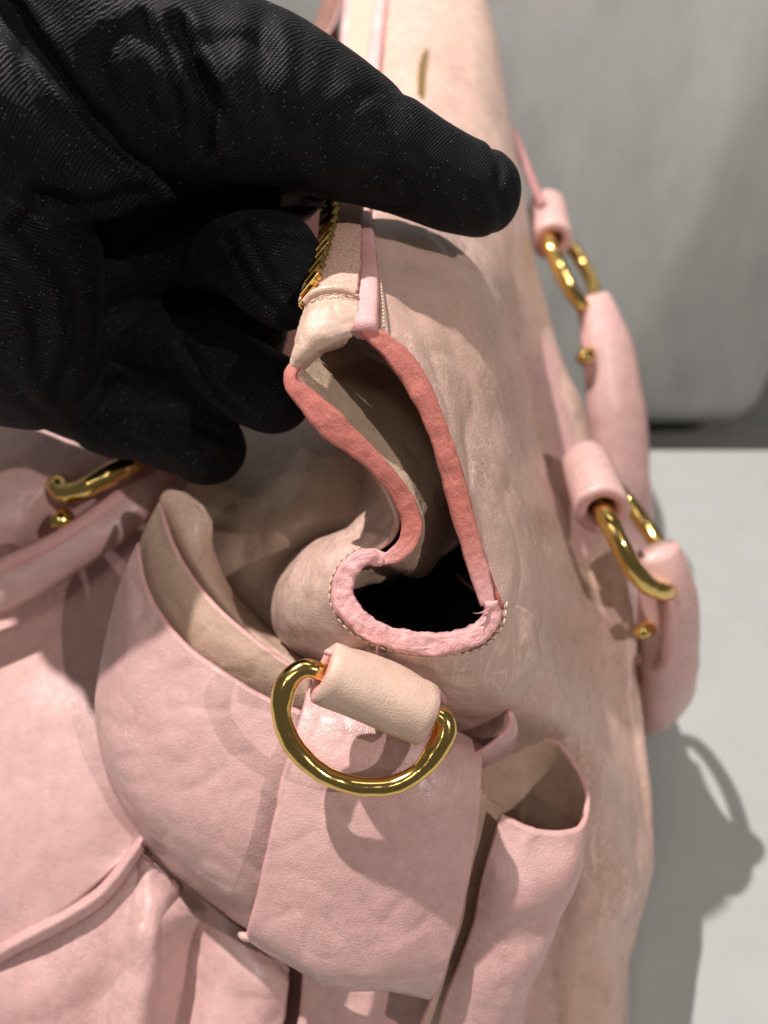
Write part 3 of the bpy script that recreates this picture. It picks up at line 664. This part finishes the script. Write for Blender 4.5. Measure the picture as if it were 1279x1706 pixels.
sweep('strap_end', A, [.0006,.0012,.0010], [.0006,.0012,.0010], knot, [M_pink], ns=10)

# right loop of the bow: a rolled tube with an open mouth
mouth = [(836,1357,.2130),(852,1366,.2122),(882,1380,.2125),(928,1386,.214),(966,1372,.218),(972,1325,.224),(955,1275,.230),(925,1238,.235),(885,1232,.238),(840,1252,.236),(800,1275,.232)]
def mv(pts, du, dv, dd, k=1.0):
    cu = sum(p[0] for p in pts) / len(pts); cv = sum(p[1] for p in pts) / len(pts)
    return [((p[0]-cu)*k + cu + du, (p[1]-cv)*k + cv + dv, p[2] + dd) for p in pts]
lowL = [(815,1440,.2125),(838,1455,.2110),(868,1470,.211),(912,1475,.2125),(950,1460,.217),(955,1420,.226),(945,1390,.235),(915,1380,.242),(880,1390,.246),(835,1400,.245),(805,1410,.240)]
low2 = [(788,1555,.2135),(812,1570,.2117),(838,1580,.2112),(876,1583,.2122),(908,1568,.217),(916,1530,.228),(908,1510,.238),(890,1500,.245),(855,1510,.249),(815,1520,.248),(785,1530,.243)]
low3 = [(742,1672,.2155),(770,1688,.2137),(798,1698,.2132),(832,1697,.2142),(862,1682,.219),(870,1650,.230),(868,1640,.240),(860,1630,.247),(825,1640,.250),(785,1650,.248),(750,1655,.243)]
low4 = [(720,1780,.221),(750,1800,.2195),(780,1815,.219),(815,1815,.220),(845,1800,.224),(850,1770,.234),(845,1760,.243),(840,1750,.250),(805,1760,.252),(765,1770,.250),(730,1775,.245)]
sheet('bow_loop', [mouth, lowL, low2, low3, low4], bag, [M_tan, M_cut, M_pink], 110, 70, 0.0018, wr=0.0006, wsc=50, flip=None, dent=[(850,1480,.211,.009,-.0025),(890,1540,.213,.007,.0015),(800,1600,.213,.008,-.0015),(930,1440,.215,.006,-.0015)])
# flattened layer seen edge-on between knot and right loop
ly = [
 [(790,1290,.2145),(812,1330,.2165),(836,1345,.2235)],
 [(782,1420,.2125),(805,1440,.2175),(828,1440,.2265)],
 [(760,1530,.2125),(782,1550,.2185),(805,1550,.228)],
 [(728,1650,.214),(748,1668,.2195),(770,1670,.229)],
 [(700,1720,.217),(720,1740,.2225),(745,1750,.231)],
]
sheet('loop_layer', ly, knot, [M_tan, M_cut], 30, 60, 0.0016, wr=0.0003, wsc=80)
# small lip of leather over the slit beside the tube
sl = [
 [(856,1188,.2095),(862,1215,.2095),(850,1240,.2105),(815,1262,.212),(770,1275,.2135)],
 [(850,1186,.2085),(850,1208,.2075),(832,1232,.208),(802,1254,.2095),(765,1270,.212)],
 [(862,1215,.215),(858,1245,.215),(840,1262,.216),(805,1280,.217),(765,1290,.218)],
]
sheet('slit_lip', [sl[1], sl[0], sl[2]], bag, [M_pink, M_lip], 40, 20, 0.0014, wr=0.0002, wsc=80)

# ------------------------------------------------------------------ rings, tabs and handles
def roll(name, p0, p1, r, parent, mats, hole=0.55, n=28, sag=0.0):
    """leather rolled round a ring bar: a short thick-walled sleeve with cut ends"""
    a, b = P(p0), P(p1); L = b - a; T = L / np.linalg.norm(L)
    x = np.cross(T, [0.1, 0.3, 0.9]); x /= np.linalg.norm(x); y = np.cross(T, x)
    ri = r * hole
    prof = [(0.02, ri, 1), (0.0, ri + (r-ri)*.3, 1), (0.0, r - (r-ri)*.25, 1), (0.025, r, 0), (.1, r*1.01, 0), (.3, r*1.0, 0), (.5, r*.995, 0), (.7, r, 0), (.9, r*1.01, 0), (.975, r, 0), (1.0, r - (r-ri)*.25, 1), (1.0, ri + (r-ri)*.3, 1), (.98, ri, 1), (.5, ri, 1)]
    V, F, mi = [], [], []
    for (t, q, m) in prof:
        for k in range(n):
            an = 2*math.pi*k/n
            p = a + L*t + (x*math.cos(an) + y*math.sin(an)) * q
            f = fbm(p, 160, 2) * .00035
            V.append(p + (x*math.cos(an) + y*math.sin(an)) * f)
    K = len(prof)
    for i in range(K):
        i2 = (i+1) % K
        for k in range(n):
            F.append((i*n+k, i*n+(k+1) % n, i2*n+(k+1) % n, i2*n+k)); mi.append(1 if prof[i][2] and prof[i2][2] else 0)
    return link(name, mesh(name, V, F, mi), mats, parent)

def ring(pts, r, nm='d_ring', knuck=None, parent=bag):
    A = resample(np.vstack([spline([P(p) for p in pts], 160, True), P(pts[0])[None]]), 141)[:-1]
    rr = np.full(140, r)
    if knuck:
        for (u, v, d, amp, w) in knuck:
            c = P((u, v, d)); rr = rr * (1 + amp * np.exp(-np.sum((A - c)**2, axis=1) / w**2))
    return sweep(nm, A, rr, rr, parent, [M_gold], closed=True, ns=24, rough=r * .09, rsc=170)
# end D-ring hanging over the bow
ring([(530,1118,.182),(497,1118,.181),(474,1148,.1805),(470,1195,.181),(490,1245,.182),(533,1286,.183),(588,1308,.184),(645,1310,.1845),(692,1290,.185),(724,1254,.1855),(741,1217,.186),(733,1192,.1865),(705,1196,.187),(620,1158,.1845)], .0023,
     knuck=[(474,1150,.1805,.22,.006),(488,1240,.182,.12,.004),(741,1215,.186,.25,.006),(722,1258,.185,.12,.004)])
roll('ring_tab', (536,1118,.1815), (712,1192,.187), .0078, bag, [M_beige, M_lip], hole=.42)
# tab leather running from the roll back under the tube
tb = [
 [(545,1080,.1795),(600,1095,.180),(660,1120,.182),(730,1160,.1845)],
 [(560,1075,.186),(610,1085,.187),(670,1108,.189),(735,1150,.1915)],
 [(585,1090,.198),(630,1100,.199),(690,1130,.201),(745,1165,.203)],
]
sheet('ring_tab', tb, bag, [M_beige, M_lip], 24, 24, 0.0016, wr=0.0002)

# right handle, near ring
roll('ring_tab', (1004,852,.268), (975,770,.303), .0098, bag, [M_pink, M_cut], hole=.55)
ring([(1000,838,.276),(1006,856,.266),(1022,886,.2615),(1046,935,.262),(1075,972,.266),(1105,986,.274),(1120,972,.288),(1112,935,.302),(1085,890,.314),(1040,830,.32),(985,775,.312),(985,790,.30)], .0035)
A = row([(1080,1046,.283),(1072,1050,.279),(1064,1054,.276)], 8)
sweep('rivet', A, [.003,.0035,.0022], [.003,.0035,.0022], bag, [M_gold], ns=14)
# right handle, far ring
roll('ring_tab', (920,402,.395), (910,345,.43), .0105, bag, [M_pink, M_cut], hole=.5)
ring([(915,392,.40),(914,405,.392),(925,430,.388),(942,468,.388),(962,500,.392),(980,512,.40),(990,500,.415),(985,470,.43),(968,435,.44),(945,405,.445),(915,360,.44),(912,375,.42)], .0040)
A = row([(982,588,.392),(974,594,.388),(967,599,.386)], 8)
sweep('rivet', A, [.004,.0045,.003], [.004,.0045,.003], bag, [M_gold], ns=14)
# gold stud and the handle strap itself: down from the far ring, round, up to the near ring
hp = [(985,498,.400),(1001,545,.399),(1017,610,.400),(1028,700,.402),(1036,800,.408),(1046,900,.42),(1052,1010,.42),(1066,1110,.40),(1082,1175,.36),(1100,1172,.325),(1112,1110,.304),(1115,1040,.292),(1108,970,.283),(1092,915,.280)]
A = row(hp, 110)
hd = sweep('handle', A, [.009,.0145,.0165,.0165,.016,.0155,.0145,.014,.0135,.0135,.014,.0138,.0125,.009], [.007,.009,.0095,.0095,.0095,.009,.009,.009,.009,.009,.009,.009,.008,.006], bag, [M_pink], hint=(0.35,-.75,.35), ns=24, power=2.4, rough=.0008, rsc=45)
hp2 = [(975,560,.395),(982,610,.395),(995,680,.398),(1012,750,.402)]
sweep('handle_edge', row(hp2, 40), [.002,.0034,.0034,.003], .0024, hd, [M_cut], hint=VIEW, ns=10)
hp3 = [(1113,1000,.275),(1116,1050,.278),(1110,1095,.285),(1095,1110,.29)]
sweep('handle_edge', row(hp3, 40), [.002,.0032,.0032,.002], .0024, hd, [M_cut], hint=VIEW, ns=10)
# added pink patch standing in for the lit fold of the front panel
pb = [
 [(880,520,.330),(892,530,.338),(905,545,.342)],
 [(878,600,.322),(903,610,.330),(930,630,.335)],
 [(895,690,.305),(925,700,.311),(958,730,.320)],
 [(930,800,.282),(960,815,.287),(992,830,.300)],
 [(948,880,.272),(972,890,.276),(1000,900,.287)],
 [(952,935,.266),(958,940,.268),(966,944,.270)],
]
from mathutils.bvhtree import BVHTree
fpo = bpy.data.objects['front_panel'].data
BV = BVHTree.FromPolygons([v.co for v in fpo.vertices], [tuple(p.vertices) for p in fpo.polygons])
def on_panel(p, lift=.0012):
    t = Vector(P(p)); d = (t - Vector(CAM)).normalized(); h = BV.ray_cast(Vector(CAM), d)
    if h[0] is None or h[3] > (t - Vector(CAM)).length + .08: return p
    return ('w', *(h[0] - d * lift))
sheet('lit_fold_patch', [[on_panel(p) for p in r] for r in pb], bag, [M_pink, M_cut], 30, 60, 0.0014, wr=0.0003, wsc=40)
# dark hem of the far strap by the corner of the bag
sweep('strap_hem', row([(845,205,.415),(868,255,.412),(890,310,.408),(905,345,.405)], 30), .0026, .002, bag, [M_hem], hint=VIEW, ns=10)

# left handle: strap across the back, its ring and rivet
lh = [
 [(-120,760,.285),(0,745,.282),(110,722,.282),(230,740,.285)],
 [(-120,850,.272),(0,850,.266),(110,815,.268),(190,835,.275)],
 [(-120,950,.268),(0,925,.2645),(50,900,.266),(90,905,.274)],
]
A = row([(-160,1045,.266),(-40,1000,.261),(60,955,.261),(140,905,.264),(205,855,.269),(255,800,.277),(320,710,.295)], 90)
hl = sweep('handle', A, [.0085,.0085,.0078,.0072,.007,.0068,.007], [.007]*7, bag, [M_pink], hint=VIEW, ns=22, power=2.6, rough=.0006, rsc=60)
A = row([(-160,1003,.261),(-40,960,.256),(60,918,.2565),(130,878,.2595),(200,828,.2655),(250,778,.274)], 60)
sweep('handle_edge', A, .0030, .0026, hl, [M_cut], hint=VIEW, ns=12)
pk = [
 [(-120,700,.292),(20,705,.288),(110,735,.286),(190,770,.285),(250,790,.288)],
 [(-120,790,.274),(0,780,.270),(70,795,.2695),(95,812,.271),(150,845,.281)],
 [(-120,870,.267),(-20,860,.263),(25,862,.264),(45,878,.267),(70,905,.277)],
 [(-120,935,.266),(-30,915,.264),(15,905,.266),(35,912,.271),(55,925,.279)],
]
sheet('handle_end', pk, bag, [M_pink, M_cut, M_pink], 50, 50, 0.0024, wr=0.0006, wsc=60)
ring([(95,808,.270),(112,822,.264),(145,812,.260),(185,790,.261),(222,770,.265),(255,745,.275),(255,725,.29),(215,740,.30),(160,770,.30),(110,800,.29)], .0037)
sweep('rivet', row([(108,862,.268),(103,868,.260),(99,872,.257)], 8), [.0032,.0042,.0030], [.0032,.0042,.0030], bag, [M_gold], ns=14)

# ------------------------------------------------------------------ the gloved hand
chains = {
 'thumb': [(110,20,.184,.025),(245,95,.184,.0232),(372,148,.186,.0212),(465,172,.189,.0194),(545,208,.193,.0176),(618,242,.198,.0153),(690,276,.203,.0138),(745,303,.2065,.0131),(778,313,.2083,.0127),(797,320,.2092,.0122)],
 'web':   [(-140,180,.190,.034),(20,200,.190,.028),(130,230,.191,.021),(210,262,.193,.0135),(268,285,.195,.0075),(298,298,.197,.0035)],
 'palm':  [(-140,180,.192,.036),(-80,330,.197,.036),(-20,470,.205,.030),(20,570,.214,.0235),(60,615,.222,.018)],
 'heel':  [(-300,-20,.195,.040),(-140,180,.192,.036)],
 'fore':  [(-640,-330,.205,.034),(-460,-180,.20,.035),(-300,-20,.195,.040)],
 'mid':   [(60,200,.21,.026),(180,170,.207,.024),(330,190,.206,.020),(450,230,.214,.018)],
 'fill':  [(60,480,.262,.036),(180,440,.262,.032),(300,430,.258,.026),(380,500,.258,.021),(400,590,.258,.014)],
 'fill2': [(100,330,.24,.034),(260,330,.238,.024),(400,310,.234,.018),(500,280,.226,.014)],
 'index': [(20,480,.226,.0165),(160,450,.236,.0155),(290,415,.234,.0150),(380,410,.224,.0146),(440,430,.212,.0146),(458,450,.2055,.0142),(478,482,.2015,.0112)],
 'middle':[(30,560,.232,.0160),(150,560,.244,.0150),(280,580,.243,.0145),(360,610,.234,.0136),(420,640,.223,.0128),(452,655,.217,.0122)],
 'ring':  [(50,620,.232,.0150),(130,660,.240,.0142),(220,695,.241,.0133),(300,725,.238,.0128),(345,745,.234,.0122)],
 'small': [(40,620,.226,.0145),(110,655,.232,.0130),(165,695,.238,.0112),(200,716,.24,.0098)],
}
bm = bmesh.new()
segs = []
for nm, ch in chains.items():
    C = np.array([np.r_[P(c[:3]), c[3]] for c in ch])
    Q = cr_weights(len(C), 10 * len(C)) @ C
    L = np.r_[0, np.cumsum(np.linalg.norm(np.diff(Q[:, :3], axis=0), axis=1))]
    segs.append((nm, Q, L))
    step = 0; last = -1
    for i, q in enumerate(Q):
        if i not in (0, len(Q)-1) and L[i] - last < q[3] * 0.18: continue
        last = L[i]
        mat = Matrix.Translation(Vector(q[:3])) @ Matrix.Scale(max(q[3], .002), 4)
        bmesh.ops.create_icosphere(bm, subdivisions=3, radius=1.0, matrix=mat)
me = bpy.data.meshes.new('hand_raw'); bm.to_mesh(me); bm.free()
tmp = bpy.data.objects.new('hand_raw', me); COL.objects.link(tmp)
rm = tmp.modifiers.new('r', 'REMESH'); rm.mode = 'VOXEL'; rm.voxel_size = 0.0011
sm = tmp.modifiers.new('s', 'SMOOTH'); sm.factor = 0.5; sm.iterations = 14
bpy.context.view_layer.update()
hm = bpy.data.meshes.new_from_object(tmp.evaluated_get(bpy.context.evaluated_depsgraph_get()))
bpy.data.objects.remove(tmp); bpy.data.meshes.remove(me)
nv = len(hm.vertices); co = np.zeros(nv * 3); hm.vertices.foreach_get('co', co); co = co.reshape(-1, 3)
no = np.zeros(nv * 3); hm.vertices.foreach_get('normal', no); no = no.reshape(-1, 3)
rib = np.zeros(nv); wale = np.zeros(nv); wsum = np.zeros(nv) + 1e-12
off = 0
for nm, Q, L in segs:
    if nm in ('heel', 'fore', 'mid', 'fill', 'fill2'): continue
    T = np.gradient(Q[:, :3], axis=0); T /= np.linalg.norm(T, axis=1, keepdims=True)
    D = np.linalg.norm(co[:, None, :] - Q[None, :, :3], axis=2) - Q[None, :, 3]
    k = D.argmin(1); dist = np.maximum(D.min(1), 0)
    rel = co - Q[k, :3]
    sx = L[k] + np.sum(rel * T[k], axis=1)
    ref = np.array([0.25, -0.65, 0.72]); side = np.cross(T[k], ref); side /= np.linalg.norm(side, axis=1, keepdims=True); upn = np.cross(side, T[k])
    ang = np.arctan2(np.sum(rel * side, 1), np.sum(rel * upn, 1))
    w = np.exp(-(dist / .0016) ** 2) + 1e-9
    slope = {'thumb': 0.55, 'web': 0.35}.get(nm, 0.45)
    rr = sx + slope * ang * Q[k, 3]
    wl = ang * Q[k, 3]
    rib += w * rr; wale += w * wl; wsum += w
rib /= wsum; wale /= wsum
# soft cloth folds and creases
disp = np.zeros(nv)
for i in range(nv):
    p = Vector(co[i])
    disp[i] = mnoise.noise(p * 55) * .0006 + mnoise.noise(p * 130) * .0002 - max(0, 1 - abs(mnoise.noise(p * 38 + Vector((5, 2, 1)))) * 7) * .0011
rel = co - CAM; dz = rel @ FWD
px = np.stack([639.5 + FPX * (rel @ RGT) / dz, 853 - FPX * (rel @ UPV) / dz], 1)
facing = np.clip(-(no * rel).sum(1) / np.linalg.norm(rel, axis=1) * 2.0, 0, 1)
for pts, wd, dp in [([(10,0),(90,110),(160,200),(230,270),(300,305)], 11, .0022), ([(295,40),(325,110),(345,170),(340,240)], 13, .0020), ([(325,110),(372,190),(385,235)], 10, .0012),
                    ([(235,30),(275,110),(300,200)], 12, .0010), ([(440,30),(432,110),(400,215)], 18, .0007), ([(560,95),(540,160),(530,240),(550,300)], 22, .0005), ([(655,170),(630,250),(640,340)], 20, .00045),
                    ([(720,215),(700,290),(715,370)], 18, .00025), ([(380,400),(425,480),(500,548)], 9, .0013), ([(405,380),(455,470),(515,505)], 8, .0009), ([(300,570),(350,640),(420,700)], 9, .0012),
                    ([(60,330),(150,345),(250,320)], 14, .0016), ([(40,380),(120,470),(130,560),(100,650)], 16, .0018), ([(0,450),(60,520),(70,620)], 14, .0012), ([(230,700),(300,690),(390,735)], 9, .0012), ([(505,40),(500,120),(470,220)], 16, .0004), ([(600,130),(590,220),(600,310)], 14, .0002)]:
    q = resample(spline(pts, 40), 60); dd = np.sqrt(((px[:, None, :] - q[None]) ** 2).sum(2)).min(1)
    disp -= dp * facing * np.exp(-(dd / wd) ** 2)
    disp += dp * .45 * facing * np.exp(-((dd - 2.2 * wd) / (1.2 * wd)) ** 2)
co = co + no * disp[:, None]
hm.vertices.foreach_set('co', co.ravel())
for nm, arr in (('rib', rib), ('wale', wale)):
    a = hm.attributes.new(nm, 'FLOAT', 'POINT'); a.data.foreach_set('value', arr.astype(np.float32))
hm.name = 'gloved_hand'
hand = link('gloved_hand', hm, M_glove)
hand['label'] = 'hand in a black ribbed knit glove pinching the zip end between thumb and fingers'; hand['category'] = 'hand'
